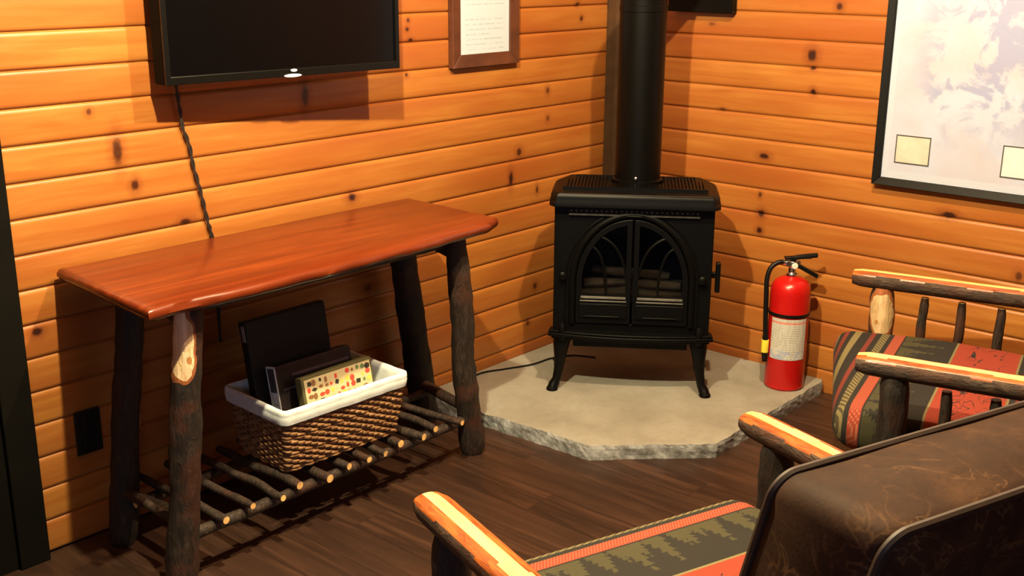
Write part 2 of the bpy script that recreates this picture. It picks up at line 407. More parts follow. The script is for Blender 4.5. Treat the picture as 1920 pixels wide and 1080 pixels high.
# ------------------------------------------------------------ room shell
ZT = 2.79; XB = -7.2; YB = -6.6
def board_wall(name, axis, lo, hi, off, mat, sgn=-1, zoff=0.0, plane=0.0):
    """tongue and groove boards: real V grooves in the profile. wall face at plane, room side = sgn"""
    m = MB()
    prof = []
    k0 = -1; k1 = int(ZT/PITCH)+1
    for k in range(k0, k1+1):
        zb = k*PITCH+zoff
        prof += [(0.0070, zb-0.0006), (0.0070, zb+0.0010), (0.0030, zb+0.0030), (0.0008, zb+0.0065), (0.0, zb+0.013), (0.0, zb+PITCH-0.013), (0.0012, zb+PITCH-0.0055), (0.0040, zb+PITCH-0.0020)]
    prof = [(d, min(max(z, 0), ZT)) for d, z in prof if -0.05 < z < ZT+0.05]
    n = len(prof); vs = []
    for e in (lo, hi):
        for d, z in prof:
            c = plane - sgn*d
            vs.append((e, c, z) if axis == 0 else (c, e, z))
    fs = [(i, i+1, n+i+1, n+i) for i in range(n-1)]
    # back slab
    m.add(vs, fs)
    bk = plane - sgn*0.05
    c = (plane-sgn*0.008 + bk)/2
    if axis == 0: m.box(((lo+hi)/2, c, ZT/2), (hi-lo, 0.042, ZT))
    else: m.box((c, (lo+hi)/2, ZT/2), (0.042, hi-lo, ZT))
    o = m.build(name, mat, None, smooth=50)
    return tag(o, kind='structure')
board_wall('wall_left', 0, XB, 0.0, 0, PINE_L)
board_wall('wall_right', 1, YB, 0.0, 0, PINE_R, -1, -0.0064)
FARW = simple('far_wall_stain', (0.14, 0.06, 0.025), 0.7, 0, 0.2, 3)
m = MB(); m.box((XB-0.03, YB/2, ZT/2), (0.06, -YB+0.1, ZT)); tag(m.build('wall_rear', FARW), kind='structure')
m = MB(); m.box((XB/2, YB-0.03, ZT/2), (-XB, 0.06, ZT)); tag(m.build('wall_near', FARW), kind='structure')
m = MB(); m.box((XB/2, YB/2, -0.03), (-XB+0.2, -YB+0.2, 0.06)); tag(m.build('floor', FLOORM), kind='structure')
m = MB(); m.box((XB/2, YB/2, ZT+0.03), (-XB+0.2, -YB+0.2, 0.06)); tag(m.build('ceiling', simple('ceiling_stain', (0.16, 0.085, 0.04), 0.6, 0, 0.15, 3)), kind='structure')
TRIMM = simple('corner_trim_wood', (0.050, 0.022, 0.008), 0.7, 0, 0.3, 12, Specular_IOR_Level=0.2)
m = MB(); m.prism([(0,0),(-0.045,0),(-0.045,-0.008),(-0.02,-0.026),(-0.008,-0.045),(0,-0.045)], 0.05, ZT); tag(m.build('trim_1', TRIMM, smooth=20), kind='structure')
# dark door at the left end of the wall
DARK = simple('dark_brown_paint', (0.0045, 0.0037, 0.0028), 0.9, 0, 0.2, 9, Specular_IOR_Level=0.08)
m = MB(); m.box((-2.925, -0.012, 1.02), (0.91, 0.022, 2.04)); 
m.box((-2.51, -0.018, 1.02), (0.08, 0.036, 2.04)); m.box((-3.38, -0.018, 1.02), (0.08, 0.036, 2.04)); m.box((-2.945, -0.018, 2.08), (0.95, 0.036, 0.08))
for zz in (0.55, 1.45): m.box((-2.945, -0.026, zz), (0.5, 0.008, 0.6))
dr = tag(m.build('door_1', DARK, None, bevel=0.003), kind='structure')
m = MB(); m.lathe([(0.028,0),(0.028,0.008),(0.012,0.014),(0.012,0.04),(0.03,0.05),(0.03,0.068),(0.015,0.078)], 20, T=Matrix.Translation((-2.62,-0.023,0.98)) @ Matrix.Rotation(PI/2,4,'X')); m.build('door_knob', BLK, dr)

# outlet cover on the left wall
m = MB(); m.box((0,-0.004,0), (0.072,0.008,0.122))
m.box((0,-0.010,0.028), (0.034,0.005,0.032)); m.box((0,-0.010,-0.028), (0.034,0.005,0.032))
o = m.build('outlet_plate', simple('outlet_black', (0.003,0.0025,0.002), 0.5, 0, 0.1, 20), None, bevel=0.0015); o.location = (-2.315, 0.0, 0.305)
tag(o, 'black outlet cover plate low on the pine wall beneath the log table', 'outlet')

# ------------------------------------------------------------ hearth slab
pts = [(-1.075, -0.004), (-1.065, -0.27), (-1.04, -0.715), (-0.755, -1.005), (-0.02, -1.0), (-0.004, -0.99), (-0.004, -0.004)]
bm = bmesh.new()
vs = [bm.verts.new((x, y, 0.0)) for x, y in pts]; f = bm.faces.new(vs)
r = bmesh.ops.extrude_face_region(bm, geom=[f]); 
for v in [g for g in r['geom'] if isinstance(g, bmesh.types.BMVert)]: v.co.z = 0.05
bmesh.ops.triangulate(bm, faces=[f_ for f_ in bm.faces if len(f_.verts) > 4])
for _ in range(5): bmesh.ops.subdivide_edges(bm, edges=[e for e in bm.edges if e.calc_length() > 0.022], cuts=1, use_grid_fill=True)
bmesh.ops.triangulate(bm, faces=bm.faces[:])
for v in bm.verts:
    x, y, z = v.co
    onside = (x < -0.755 or y < -0.95) and y < -0.01 and x < -0.01
    bd = z > 0.049 and any(abs(g.normal.z) < 0.5 for g in v.link_faces)
    side = any(abs(g.normal.z) < 0.5 for g in v.link_faces)
    if side and onside:
        nz = noise.noise(v.co*14)*0.006+noise.noise(v.co*60)*0.003
        c = Vector((-0.5, -0.45, z)); dd = (v.co-c).normalized()
        v.co += dd*nz
        if bd: v.co -= dd*abs(noise.noise(v.co*31))*0.007; v.co.z -= abs(noise.noise(v.co*25))*0.006
    elif z > 0.049: v.co.z += noise.noise(v.co*6)*0.0012
bmesh.ops.recalc_face_normals(bm, faces=bm.faces[:])
me = bpy.data.meshes.new('hearth_slab'); bm.to_mesh(me); bm.free(); me.materials.append(CONC)
o = bpy.data.objects.new('hearth_slab', me); COL.objects.link(o)
tag(o, 'pale concrete hearth slab with rough chipped edges under the black stove', 'hearth')

# ------------------------------------------------------------ stove
SC = Vector((-0.576, -0.532, 0.05)); SA = math.atan2(-0.8198, 0.5726)
stove = empty('gas_stove', SC, SA, 'black cast iron gas stove with arched doors on the concrete hearth', 'stove')
def arch(x0, x1, zb, zs, zt, n=24):
    """arched outline: straight sides to zs, flattened elliptical top to zt"""
    cx = (x0+x1)/2; a = (x1-x0)/2; pts = [(x0, zb), (x1, zb)]
    for i in range(n+1):
        th = PI*i/n; pts.append((cx+a*math.cos(th), zs+(zt-zs)*math.sin(th)))
    return pts
# top plate
P = [(-0.268,-0.045),(0.268,-0.045),(0.287,-0.02),(0.290,0.02),(0.290,0.20),(0.245,0.315),(-0.245,0.315),(-0.290,0.20),(-0.290,0.02),(-0.287,-0.02)]
def sc(P, k, dy=0.0): return [(x*k, 0.135+(y-0.135)*k+dy) for x, y in P]
m = MB()
rings = [(1.0,0.668),(1.0,0.680),(0.985,0.688),(0.985,0.700),(0.97,0.709),(0.94,0.716),(0.0,0.716)]
n = len(P); vs = []; fs = []
for k_, z in rings[:-1]: vs += [(x, y, z) for x, y in sc(P, k_)]
for j in range(len(rings)-2):
    for i in range(n): fs.append((j*n+i, j*n+(i+1)%n, (j+1)*n+(i+1)%n, (j+1)*n+i))
fs.append(tuple(range(n-1,-1,-1))); fs.append(tuple((len(rings)-2)*n+i for i in range(n)))
m.add(vs, fs); m.build('top_plate', IRON, stove, smooth=30, bevel=0.002)
# slotted grille on the top
m = MB()
for i in range(41):
    x = -0.235+0.470*i/40
    ln = 0.215 if abs(x) < 0.2 else 0.17
    if abs(x) < 0.105: m.box((x, 0.065, 0.7205), (0.0055, 0.075, 0.012))
    else: m.box((x, 0.135-(0.215-ln)/2, 0.7205), (0.0055, ln, 0.012))
m.box((0, 0.024, 0.720), (0.49, 0.008, 0.014)); m.box((0, 0.246, 0.720), (0.42, 0.008, 0.014))
m.build('top_grille', IRON, stove)
# body shell (sides, back, base, roof), open to the front
m = MB(); Hb, Ht = 0.225, 0.668
m.box((-0.262, 0.155, (Hb+Ht)/2), (0.016, 0.29, Ht-Hb)); m.box((0.262, 0.155, (Hb+Ht)/2), (0.016, 0.29, Ht-Hb))
m.box((0, 0.295, (Hb+Ht)/2), (0.508, 0.016, Ht-Hb)); m.box((0, 0.155, Hb+0.01), (0.508, 0.27, 0.02)); m.box((0, 0.155, Ht-0.008), (0.508, 0.27, 0.016))
m.box((0, 0.14, 0.185), (0.40, 0.22, 0.07))
m.build('body', IRON, stove, bevel=0.003)
# front frame with arch opening
AR = (-0.200, 0.200, 0.250, 0.40, 0.636)
flat('front_frame', rect(-0.270, 0.222, 0.270, 0.668), [arch(*AR)], 0.022, 0.003, IRON, stove, Matrix.Translation((0, 0.005, 0)))
# raised arch moulding
def archline(x0, x1, zb, zs, zt, y, n=40):
    cx = (x0+x1)/2; a = (x1-x0)/2
    return [(x0, y, zb)]+[(cx-a*math.cos(PI*i/n), y, zs+(zt-zs)*math.sin(PI*i/n)) for i in range(n+1)]+[(x1, y, zb)]
m = MB(); m.tube(archline(-0.205, 0.205, 0.25, 0.40, 0.642, -0.008), 0.012, 10, up=(0,1,0)); m.tube(archline(-0.228, 0.228, 0.25, 0.40, 0.655, -0.006), 0.004, 8, up=(0,1,0)); m.build('arch_moulding', IRON, stove)
# band of small drilled holes: a rail with knobs under the top
m = MB(); m.box((0, -0.010, 0.652), (0.46, 0.010, 0.022))
m.build('vent_band', IRON, stove, bevel=0.002)
m = MB()
for i in range(26):
    x = -0.212+0.424*i/25
    m.lathe([(0.0045,0),(0.0045,0.004),(0.002,0.006)], 8, T=Matrix.Translation((x,-0.014,0.653)) @ Matrix.Rotation(PI/2,4,'X'))
m.box((0,-0.016,0.639),(0.44,0.006,0.005))
m.build('vent_studs', simple('glint_iron', (0.08,0.075,0.065), 0.3, 0.3, 0.4, 50), stove)  # studs and strip coloured pale, their glints put into the iron colour
# two doors
for sx in (-1, 1):
    ins = []
    x0, x1 = (0.004, 0.192)
    def door_arch(x0, x1, zb, inset):
        pts = [(x0, zb), (x1, zb)]
        N = 18
        a = 0.192-inset; zt = 0.624-inset; zs = 0.40
        th0 = math.acos(min(1, x1/a)) if x1 < a else 0.0
        th1 = math.acos(x0/a)
        for i in range(N+1):
            th = th0+(th1-th0)*i/N; pts.append((a*math.cos(th), zs+(zt-zs)*math.sin(th)))
        return pts
    outer = door_arch(0.003, 0.192, 0.252, 0.0); hole = door_arch(0.022, 0.172, 0.352, 0.020)
    outer = [(x*sx, z) for x, z in outer]; hole = [(x*sx, z) for x, z in hole]
    d = flat('door', outer, [hole], 0.018, 0.002, IRON, stove, Matrix.Translation((0, -0.004, 0)))
    m = MB()   # tracery bars branching like a tree
    def arc(x0_, z0_, x1_, z1_, cx_, cz_, N=14):
        out = []
        for i in range(N+1):
            t = i/N; out.append((sx*((1-t)**2*x0_+2*t*(1-t)*cx_+t*t*x1_), -0.006, (1-t)**2*z0_+2*t*(1-t)*cz_+t*t*z1_))
        return out
    m.tube(arc(0.014, 0.36, 0.125, 0.565, 0.022, 0.545), 0.0048, 8, up=(0,1,0))
    m.tube(arc(0.088, 0.35, 0.152, 0.530, 0.090, 0.520), 0.0048, 8, up=(0,1,0))
    m.build('tracery', IRON, d)
    m = MB(); m.box((sx*0.097, -0.0145, 0.347), (0.155, 0.014, 0.007)); m.box((sx*0.097, -0.012, 0.334), (0.160, 0.010, 0.005))
    m.build('ledge', simple('highlight_iron', (0.10,0.095,0.085), 0.35, 0.0, 0.3, 30), d, bevel=0.001)  # ledges far paler than the stove iron, their highlight painted in
    m = MB(); m.box((sx*0.097, -0.014, 0.298), (0.165, 0.008, 0.052)); m.box((sx*0.100, -0.020, 0.280), (0.120, 0.006, 0.004)); m.build('lower_panel', IRON, d, bevel=0.002)
    m = MB(); m.box((sx*0.097, 0.008, 0.46), (0.17, 0.003, 0.25)); m.build('glass_pane', GLASS, d)
    m = MB(); m.lathe([(0.006,0),(0.006,0.014),(0.013,0.018),(0.013,0.028),(0.006,0.032)], 14, T=Matrix.Translation((sx*0.238,-0.006,0.425)) @ Matrix.Rotation(PI/2,4,'X')); m.build('knob', IRON, stove)
# logs in the firebox
LOGM = simple('ceramic_log', (0.028, 0.019, 0.013), 0.9, 0, 0.5, 25, 0.6)
m = MB()
log(m, (-0.17,0.06,0.375), (-0.02,0.11,0.370), 0.018, 0.016, 14, 0, 0, 0.18, 3); log(m, (0.17,0.06,0.375), (0.02,0.10,0.368), 0.018, 0.016, 14, 0, 0, 0.18, 5)
log(m, (-0.14,0.13,0.41), (0.13,0.10,0.40), 0.016, 0.018, 14, 0, 0, 0.2, 8)
m.box((0,0.12,0.340),(0.40,0.20,0.03)); m.build('fire_logs', LOGM, stove)
# ash lip
m = MB(); lip = []
N = 20
for i in range(N+1):
    x = -0.285+0.57*i/N; lip.append((x, -0.03-0.035*(1-(x/0.285)**2)))
lip += [(0.285, 0.02), (-0.285, 0.02)]
m.prism(lip, 0.205, 0.217); m.prism([(x*0.985, y*0.9+0.003) for x, y in lip], 0.217, 0.224); m.prism([(x*0.96, y*0.72+0.006) for x, y in lip], 0.192, 0.205)
m.build('ash_lip', IRON, stove, bevel=0.002)
for sx in (-1, 1):
    m = MB(); m.lathe([(0.013,0.19),(0.015,0.205),(0.015,0.235),(0.010,0.250),(0.004,0.254)], 14, T=Matrix.Translation((sx*0.236,-0.022,0))); m.build('corner_knob', IRON, stove)
# cabriole legs
for sx in (-1, 1):
    for yy, fy in ((0.0, -1), (0.27, 1)):
        p = [(sx*0.236, yy+0.012*(-fy), 0.200), (sx*0.240, yy, 0.165), (sx*0.243, yy, 0.12), (sx*0.247, yy+fy*0.002, 0.075), (sx*0.254, yy+fy*0.005, 0.038), (sx*0.264, yy+fy*0.012, 0.018), (sx*0.268, yy+fy*0.018, 0.008)]
        m = MB(); m.tube(p, [0.034, 0.028, 0.021, 0.017, 0.015, 0.018, 0.017], 12)
        m.lathe([(0.019,0.0),(0.021,0.004),(0.019,0.011),(0.012,0.016)], 14, T=Matrix.Translation((sx*0.268, yy+fy*0.018, 0)))
        m.build('leg', IRON, stove)
# side damper handle
m = MB(); m.box((0.279, 0.03, 0.43), (0.02, 0.02, 0.02)); m.box((0.292, 0.02, 0.425), (0.016, 0.030, 0.105)); m.build('side_handle', IRON, stove, bevel=0.003)
# flue pipe: vertical then elbow to the right wall
pc = Vector((0.006, 0.195, 0))
m = MB()
R = 0.080
m.lathe([(R+0.010, 0.716), (R+0.010, 0.728), (R, 0.732), (R, 1.30), (R+0.002,1.302),(R+0.002,1.32),(R,1.322),(R,1.36)], 40, T=Matrix.Translation(pc))
m.build('flue_pipe', PIPEM, stove, smooth=40)
m = MB(); m.lathe([(0.006,0),(0.006,0.006),(0.003,0.008)], 10, T=Matrix.Translation((0.0, 0.195-R-0.001, 0.742)) @ Matrix.Rotation(PI/2,4,'X')); m.build('pipe_screw', CHROME, stove)
Mw = Matrix.Translation(SC) @ Matrix.Rotation(SA, 4, 'Z'); Mi = Mw.inverted()
wp = Mw @ pc; zel = SC.z + 1.36
pts = [Vector((wp.x, wp.y, zel-0.02)), Vector((wp.x, wp.y, zel))]
for i in range(1, 9):
    th = PI/2*i/8; pts.append(Vector((wp.x+0.10*(1-math.cos(th)), wp.y, zel+0.10*math.sin(th))))
pts += [Vector((wp.x+0.15, wp.y, zel+0.10)), Vector((-0.03, wp.y, zel+0.10))]
m = MB(); m.tube([Mi @ p for p in pts], R+0.001, 36); m.build('flue_elbow', PIPEM, stove)
m = MB(); m.box((-0.022, wp.y+0.015, 1.335+0.14), (0.036, 0.27, 0.28), T=Mi); m.build('wall_thimble', PIPEM, stove, bevel=0.003)
# cord lying on hearth
def bez(P, n=10):
    out = []
    P = [Vector(p) for p in P]; Q = [P[0]]+P+[P[-1]]
    for i in range(1, len(Q)-2):
        a, b, c, d = Q[i-1], Q[i], Q[i+1], Q[i+2]
        for j in range(n):
            t = j/n; out.append(0.5*((2*b)+(c-a)*t+(2*a-5*b+4*c-d)*t*t+(-a+3*b-3*c+d)*t**3))
    out.append(P[-1]); return out
m = MB(); m.tube(bez([(-0.93,-0.05,0.054),(-0.80,-0.03,0.054),(-0.70,-0.07,0.054),(-0.60,-0.11,0.054),(-0.50,-0.12,0.054),(-0.42,-0.16,0.054),(-0.38,-0.24,0.054)]), 0.0032, 8)
tag(m.build('power_cord', BLK), 'thin black cord lying on the hearth along the wall behind the stove', 'cord')

# ------------------------------------------------------------ television
TL = Vector((-2.061, -0.100, 0)); TR = Vector((-1.312, -0.170, 0)); W = (TR-TL).length
tv = empty('television', (TL+TR)/2+Vector((0,0,1.205)), math.atan2(TR.y-TL.y, TR.x-TL.x), 'black flat screen television mounted on the pine wall above the log table', 'television')
m = MB(); m.box((0, 0.030, 0.215), (W, 0.056, 0.43)); m.build('housing', simple('matte_black', (0.002,0.002,0.002), 0.7, 0, 0.1, 20, Specular_IOR_Level=0.08), tv, bevel=0.004)
flat('bezel', rect(-W/2, 0, W/2, 0.43), [rect(-W/2+0.014, 0.022, W/2-0.014, 0.416)], 0.010, 0.002, simple('glossy_bezel', (0.003,0.003,0.003), 0.3, 0, 0.05, 5, Specular_IOR_Level=0.25), tv, Matrix.Translation((0, -0.003, 0)))
m = MB(); m.box((0, 0.0005, 0.219), (W-0.026, 0.003, 0.396)); m.build('screen', SCREEN, tv)
m = MB(); m.lathe([(0.0,0),(0.028,0.0),(0.028,0.003),(0.0,0.004)], 24, T=Matrix.Translation((0.0,-0.0085,0.003)) @ Matrix.Scale(0.16,4,(0,0,1)) @ Matrix.Rotation(PI/2,4,'X'), caps=False)
m.lathe([(0.0,0),(0.010,0.0),(0.010,0.003),(0.0,0.004)], 16, T=Matrix.Translation((0.004,-0.0085,0.017)) @ Matrix.Scale(0.4,4,(0,0,1)) @ Matrix.Rotation(PI/2,4,'X'), caps=False)
m.build('badge', simple('badge_highlight', (0.75,0.78,0.95), 0.3, 0.3, 0.03, 20), tv)  # logo badge, its bluish-white highlight put into the colour
m = MB(); m.box((0.0, 0.075, 0.2), (0.10, 0.035, 0.12)); m.build('wall_mount', BLK, tv)
m = MB(); m.box((0.0, 0.108, 0.2), (0.05, 0.045, 0.05)); m.build('mount_arm', BLK, tv)
# cable down the wall
cpts = [(-1.980,-0.018,1.235),(-1.974,-0.014,1.187),(-1.967,-0.011,1.13),(-1.961,-0.010,1.079),(-1.945,-0.010,1.03),(-1.937,-0.009,0.974),(-1.925,-0.010,0.92),(-1.914,-0.010,0.866),(-1.904,-0.010,0.81),(-1.894,-0.009,0.771),(-1.888,-0.009,0.70),(-1.89,-0.009,0.45)]
base = bez(cpts, 14); m = MB()
for ph in (0, PI):
    pts = [p+Vector((math.cos(ph+i*0.32)*0.0032, 0, math.sin(ph+i*0.32)*0.0015)) for i, p in enumerate(base)]
    m.tube(pts, 0.0030, 8)
tag(m.build('twisted_cable', simple('dark_cable', (0.018,0.012,0.010), 0.5, 0, 0.2, 60)), 'twisted black cable hanging down the wall from the television to the table', 'cable')

# ------------------------------------------------------------ framed notice
fr = empty('framed_notice', (-0.757, 0.0, 1.165), 0, 'brown wooden frame holding a white typed notice between television and stove pipe', 'picture frame')
FW = simple('brown_frame_wood', (0.075, 0.024, 0.012), 0.45, 0, 0.35, 14, 0.1)
def mitred(w, h, b, t, mat, parent, name='frame'):
    m = MB()
    o = [(-w/2,0),(w/2,0),(w/2,h),(-w/2,h)]; i_ = [(-w/2+b,b),(w/2-b,b),(w/2-b,h-b),(-w/2+b,h-b)]
    for a in range(4):
        c = (a+1)%4
        q = [(o[a][0],0,o[a][1]),(o[c][0],0,o[c][1]),(i_[c][0],0,i_[c][1]),(i_[a][0],0,i_[a][1])]
        vs = q+[(x,-t if k<2 else -t*0.75,z) for k,(x,_,z) in enumerate(q)]
        m.add(vs, [(0,1,2,3),(4,5,6,7),(0,1,5,4),(1,2,6,5),(2,3,7,6),(3,0,4,7)])
    return m.build(name, mat, parent, smooth=0, bevel=0.002)
mitred(0.335, 0.43, 0.043, 0.024, FW, fr)
k = NM('typed_paper', rough=0.45)
X = k.xyz(); ln = k.math('FRACT', k.math('DIVIDE', X[2], 0.0165))
txt = k.math('MULTIPLY', k.math('LESS_THAN', k.math('ABSOLUTE', k.math('SUBTRACT', ln, 0.5)), 0.13), k.math('GREATER_THAN', k.noise(1, 2, 0.5, k.mapv((150, 1, 60))), 0.46))
blk_ = k.math('GREATER_THAN', k.noise(1, 1, 0.5, k.mapv((2, 1, 20), loc=(3,0,1))), 0.42)
ins = k.math('LESS_THAN', k.math('ABSOLUTE', X[0]), 0.095)
k.base(k.mix(k.math('MULTIPLY', k.math('MULTIPLY', txt, ins), k.math('MULTIPLY', blk_, 0.32)), (0.44, 0.52, 0.64), (0.13, 0.15, 0.18)))
k.b.inputs['Coat Weight'].default_value = 0.5
m = MB(); m.box((0, -0.010, 0.215), (0.255, 0.004, 0.35)); m.build('paper', k.m, fr)

# ------------------------------------------------------------ framed map on the right wall
mp = empty('framed_map', (0.0, -1.72, 0.797), -PI/2, 'large black framed topographic map on the right pine wall', 'map')
MW, MH = 1.205, 0.92
mitred(MW, MH, 0.025, 0.034, simple('black_frame', (0.003,0.003,0.003), 0.5, 0, 0.1, 20, Specular_IOR_Level=0.2), mp)
k = NM('map_print', rough=0.4, Coat_Weight=0.8, Coat_Roughness=0.08)
n1 = k.noise(7, 6, 0.65, dist=0.6); n2 = k.noise(4.5, 5, 0.6, k.mapv((1,1,1), loc=(3.1,0,1.7)), 0.8); n3 = k.noise(40, 3)
c = k.ramp(n2, [(0.35, (0.42, 0.49, 0.70)), (0.55, (0.42, 0.445, 0.60)), (0.75, (0.42, 0.405, 0.50))])
X = k.xyz()
mid = k.math('MULTIPLY', k.math('MULTIPLY_ADD', X[2], 5.0, -0.55, clamp=True), k.math('MULTIPLY_ADD', X[0], 9.0, 4.7, clamp=True))
c = k.mix(k.math('MULTIPLY', k.ramp(n1, [(0.50, 0.0), (0.56, 0.8)]), mid), c, (0.235, 0.27, 0.50))
c = k.mix(k.math('MULTIPLY', n3, 0.10), c, (0.36, 0.34, 0.36))
edge = k.math('MAXIMUM', k.math('LESS_THAN', X[0], -MW/2+0.045), k.math('LESS_THAN', X[2], 0.05))
c = k.mix(k.math('MULTIPLY', edge, 0.8), c, (0.44, 0.50, 0.66))
k.base(c)
m = MB(); m.box((0, -0.012, MH/2), (MW-0.03, 0.006, MH-0.03)); ms = m.build('map_sheet', k.m, mp)
INK = simple('map_ink', (0.06,0.055,0.05), 0.5, 0, 0.1, 20)
INS = simple('inset_paper', (0.46,0.46,0.42), 0.5, 0, 0.12, 22)
INW = simple('inset_white', (0.50,0.55,0.62), 0.5, 0, 0.05, 22)
def inset(x0, x1, z0, z1, mat):
    m = MB(); m.box(((x0+x1)/2, -0.0155, (z0+z1)/2), (x1-x0, 0.001, z1-z0)); a = m.build('map_inset', mat, mp)
    flat('inset_border', rect(x0, z0, x1, z1), [rect(x0+0.0035, z0+0.0035, x1-0.0035, z1-0.0035)], 0.001, 0, INK, a, Matrix.Translation((0, -0.0168, 0)))
# local x = -(world y) - 1.72
lx = lambda y: -1.72 - y if False else (-y-1.72)
inset(lx(-1.183), lx(-1.300), 0.078, 0.172, INS)
inset(lx(-1.528), lx(-1.66), 0.073, 0.174, INW)
inset(lx(-1.155), lx(-1.185), 0.20, 0.31, INW) if False else None

# ------------------------------------------------------------ fire extinguisher
fe = empty('fire_extinguisher', (-0.150, -0.913, 0.05), math.atan2(-0.754, 0.657), 'red fire extinguisher with black hose standing on the hearth corner', 'fire extinguisher')
# local: x = picture right, -y = towards the camera
m = MB(); R = 0.070
m.lathe([(R*0.93,0.0),(R,0.006),(R,0.012),(R*0.985,0.016),(R,0.02),(R,0.345),(R*0.985,0.362),(R*0.93,0.378),(R*0.80,0.392),(R*0.55,0.402),(R*0.30,0.406),(0.018,0.408),(0.018,0.414)], 40)
m.build('cylinder', REDP, fe, smooth=50)
k = NM('extinguisher_label', rough=0.4)
X = k.xyz(); ln = k.math('FRACT', k.math('DIVIDE', X[2], 0.0085))
t = k.math('MULTIPLY', k.math('LESS_THAN', k.math('ABSOLUTE', k.math('SUBTRACT', ln, 0.5)), 0.22), k.math('GREATER_THAN', k.noise(1,2,0.5,k.mapv((130,130,25))), 0.50))
c = k.mix(k.math('MULTIPLY', t, 0.5), (0.50, 0.50, 0.47), (0.22, 0.16, 0.15))
low = k.math('MULTIPLY', k.math('LESS_THAN', X[2], 0.150), k.math('GREATER_THAN', k.noise(60,2), 0.52))
c = k.mix(k.math('MULTIPLY', low, 0.7), c, (0.28, 0.33, 0.55))
top_ = k.math('MULTIPLY', k.math('GREATER_THAN', X[2], 0.250), k.math('LESS_THAN', X[2], 0.256))
c = k.mix(k.math('MULTIPLY', top_, 0.8), c, (0.7, 0.12, 0.08))
k.base(c)
m = MB(); vs = []; fs = []; N = 28; a0, a1 = math.radians(-155), math.radians(-45)
for i in range(N+1):
    a = a0+(a1-a0)*i/N
    for z in (0.118, 0.268): vs.append(((R+0.0008)*math.cos(a), (R+0.0008)*math.sin(a), z))
for i in range(N): fs.append((2*i, 2*i+2, 2*i+3, 2*i+1))
m.add(vs, fs); m.build('label_sheet', k.m, fe)
m = MB(); m.lathe([(R+0.0002,0.272),(R+0.0025,0.273),(R+0.0025,0.283),(R+0.0002,0.284)], 40, caps=False); m.build('strap', BLK, fe)
m = MB(); m.lathe([(0.019,0.410),(0.019,0.418),(0.013,0.422),(0.013,0.440),(0.017,0.444),(0.017,0.462),(0.010,0.466)], 20); m.box((0.0,0,0.454),(0.05,0.022,0.02)); m.build('valve', CHROME, fe, bevel=0.001)
m = MB(); m.lathe([(0.011,0),(0.011,0.006),(0.009,0.008)], 16, T=Matrix.Translation((0.004,-0.013,0.448)) @ Matrix.Rotation(PI/2,4,'X')); m.build('gauge', simple('gauge_face', (0.75,0.7,0.65), 0.3, 0, 0.1, 40), fe)
m = MB(); m.tube(bez([(-0.012,0,0.470),(0.03,0.0,0.478),(0.085,0.005,0.482)]), [0.009]*21, 8, up=(0,1,0)); m.box((0.040,0,0.474),(0.09,0.026,0.008), T=Matrix.Rotation(-0.05,4,'Y')); m.build('lever', BLK, fe, bevel=0.001)
m = MB(); m.box((0.050,0.003,0.437),(0.095,0.028,0.014), T=Matrix.Translation((0,0,0.02)) @ Matrix.Rotation(0.42,4,'Y') @ Matrix.Translation((-0.17,0,0.0)) if False else Matrix.Translation((0.008,0,0.452)) @ Matrix.Rotation(0.5,4,'Y') @ Matrix.Translation((-0.005,0,-0.437))); m.build('carry_handle', BLK, fe, bevel=0.002)
m = MB(); m.tube(bez([(-0.012,0,0.455),(-0.045,0.0,0.458),(-0.075,-0.004,0.440),(-0.088,-0.01,0.40),(-0.088,-0.016,0.34),(-0.086,-0.02,0.26),(-0.083,-0.024,0.19)]), 0.0085, 12); m.build('hose', BLK, fe)
m = MB(); m.tube([(-0.010,0,0.455),(-0.034,0,0.4575)], 0.0095, 12); m.build('hose_fitting', CHROME, fe)
m = MB(); m.tube([(-0.083,-0.024,0.195),(-0.082,-0.025,0.16),(-0.081,-0.026,0.10)], [0.010,0.012,0.009], 12); nz_ = m.build('nozzle', BLK, fe)
m = MB(); m.lathe([(0.0128,0),(0.0132,0.002),(0.0132,0.044),(0.0128,0.046)], 14, T=Matrix.Translation((-0.0822,-0.025,0.135))); m.build('nozzle_tag', YEL, nz_)

# ------------------------------------------------------------ log console table
tb = empty('log_console_table', (-1.77, -0.26, 0), 0, 'long log console table with glossy red brown top and bark legs against the wall', 'table')
def L(x, y, z): return (x+1.77, y+0.26, z)
# top slab with live front edge
bm = bmesh.new()
outer = []
NX = 60
fl = (-2.400, -0.500); frr = (-1.170, -0.478); br = (-1.150, -0.030); bl = (-2.362, -0.018)
for i in range(NX+1):
    t = i/NX; x = fl[0]+(frr[0]-fl[0])*t; y = fl[1]+(frr[1]-fl[1])*t-0.020*math.sin(PI*t)+0.009*noise.noise(Vector((x*5,0,0)))
    if t > 0.94: y += (t-0.94)/0.06*0.03
    outer.append((x, y))
for i in range(1, 12):
    t = i/12; outer.append((frr[0]+(br[0]-frr[0])*t+0.006*noise.noise(Vector((t*6,3,0))), frr[1]+0.03*(1-t)+(br[1]-frr[1])*t))
outer += [br, bl]
m = MB(); n = len(outer); vs = []; fs = []
cx_, cy_ = -1.78, -0.26
for inset_, z in ((0.020,0.734),(0.006,0.738),(0.0,0.748),(0.001,0.757),(0.006,0.765),(0.014,0.768)):
    for x, y in outer:
        dx, dy = (x-cx_), (y-cy_)
        sx = 1-inset_/0.6; sy = 1-inset_/0.24
        wv = 0.004*noise.noise(Vector((x*14, z*60, 2))) if y < -0.44 and z < 0.765 else 0
        vs.append(L(cx_+dx*sx, cy_+dy*sy+wv, z))
for j in range(5):
    for i in range(n): fs.append((j*n+i, j*n+(i+1)%n, (j+1)*n+(i+1)%n, (j+1)*n+i))
fs.append(tuple(range(n-1,-1,-1))); fs.append(tuple(5*n+i for i in range(n)))
m.add(vs, fs); m.build('tabletop', TOPM, tb, smooth=50)
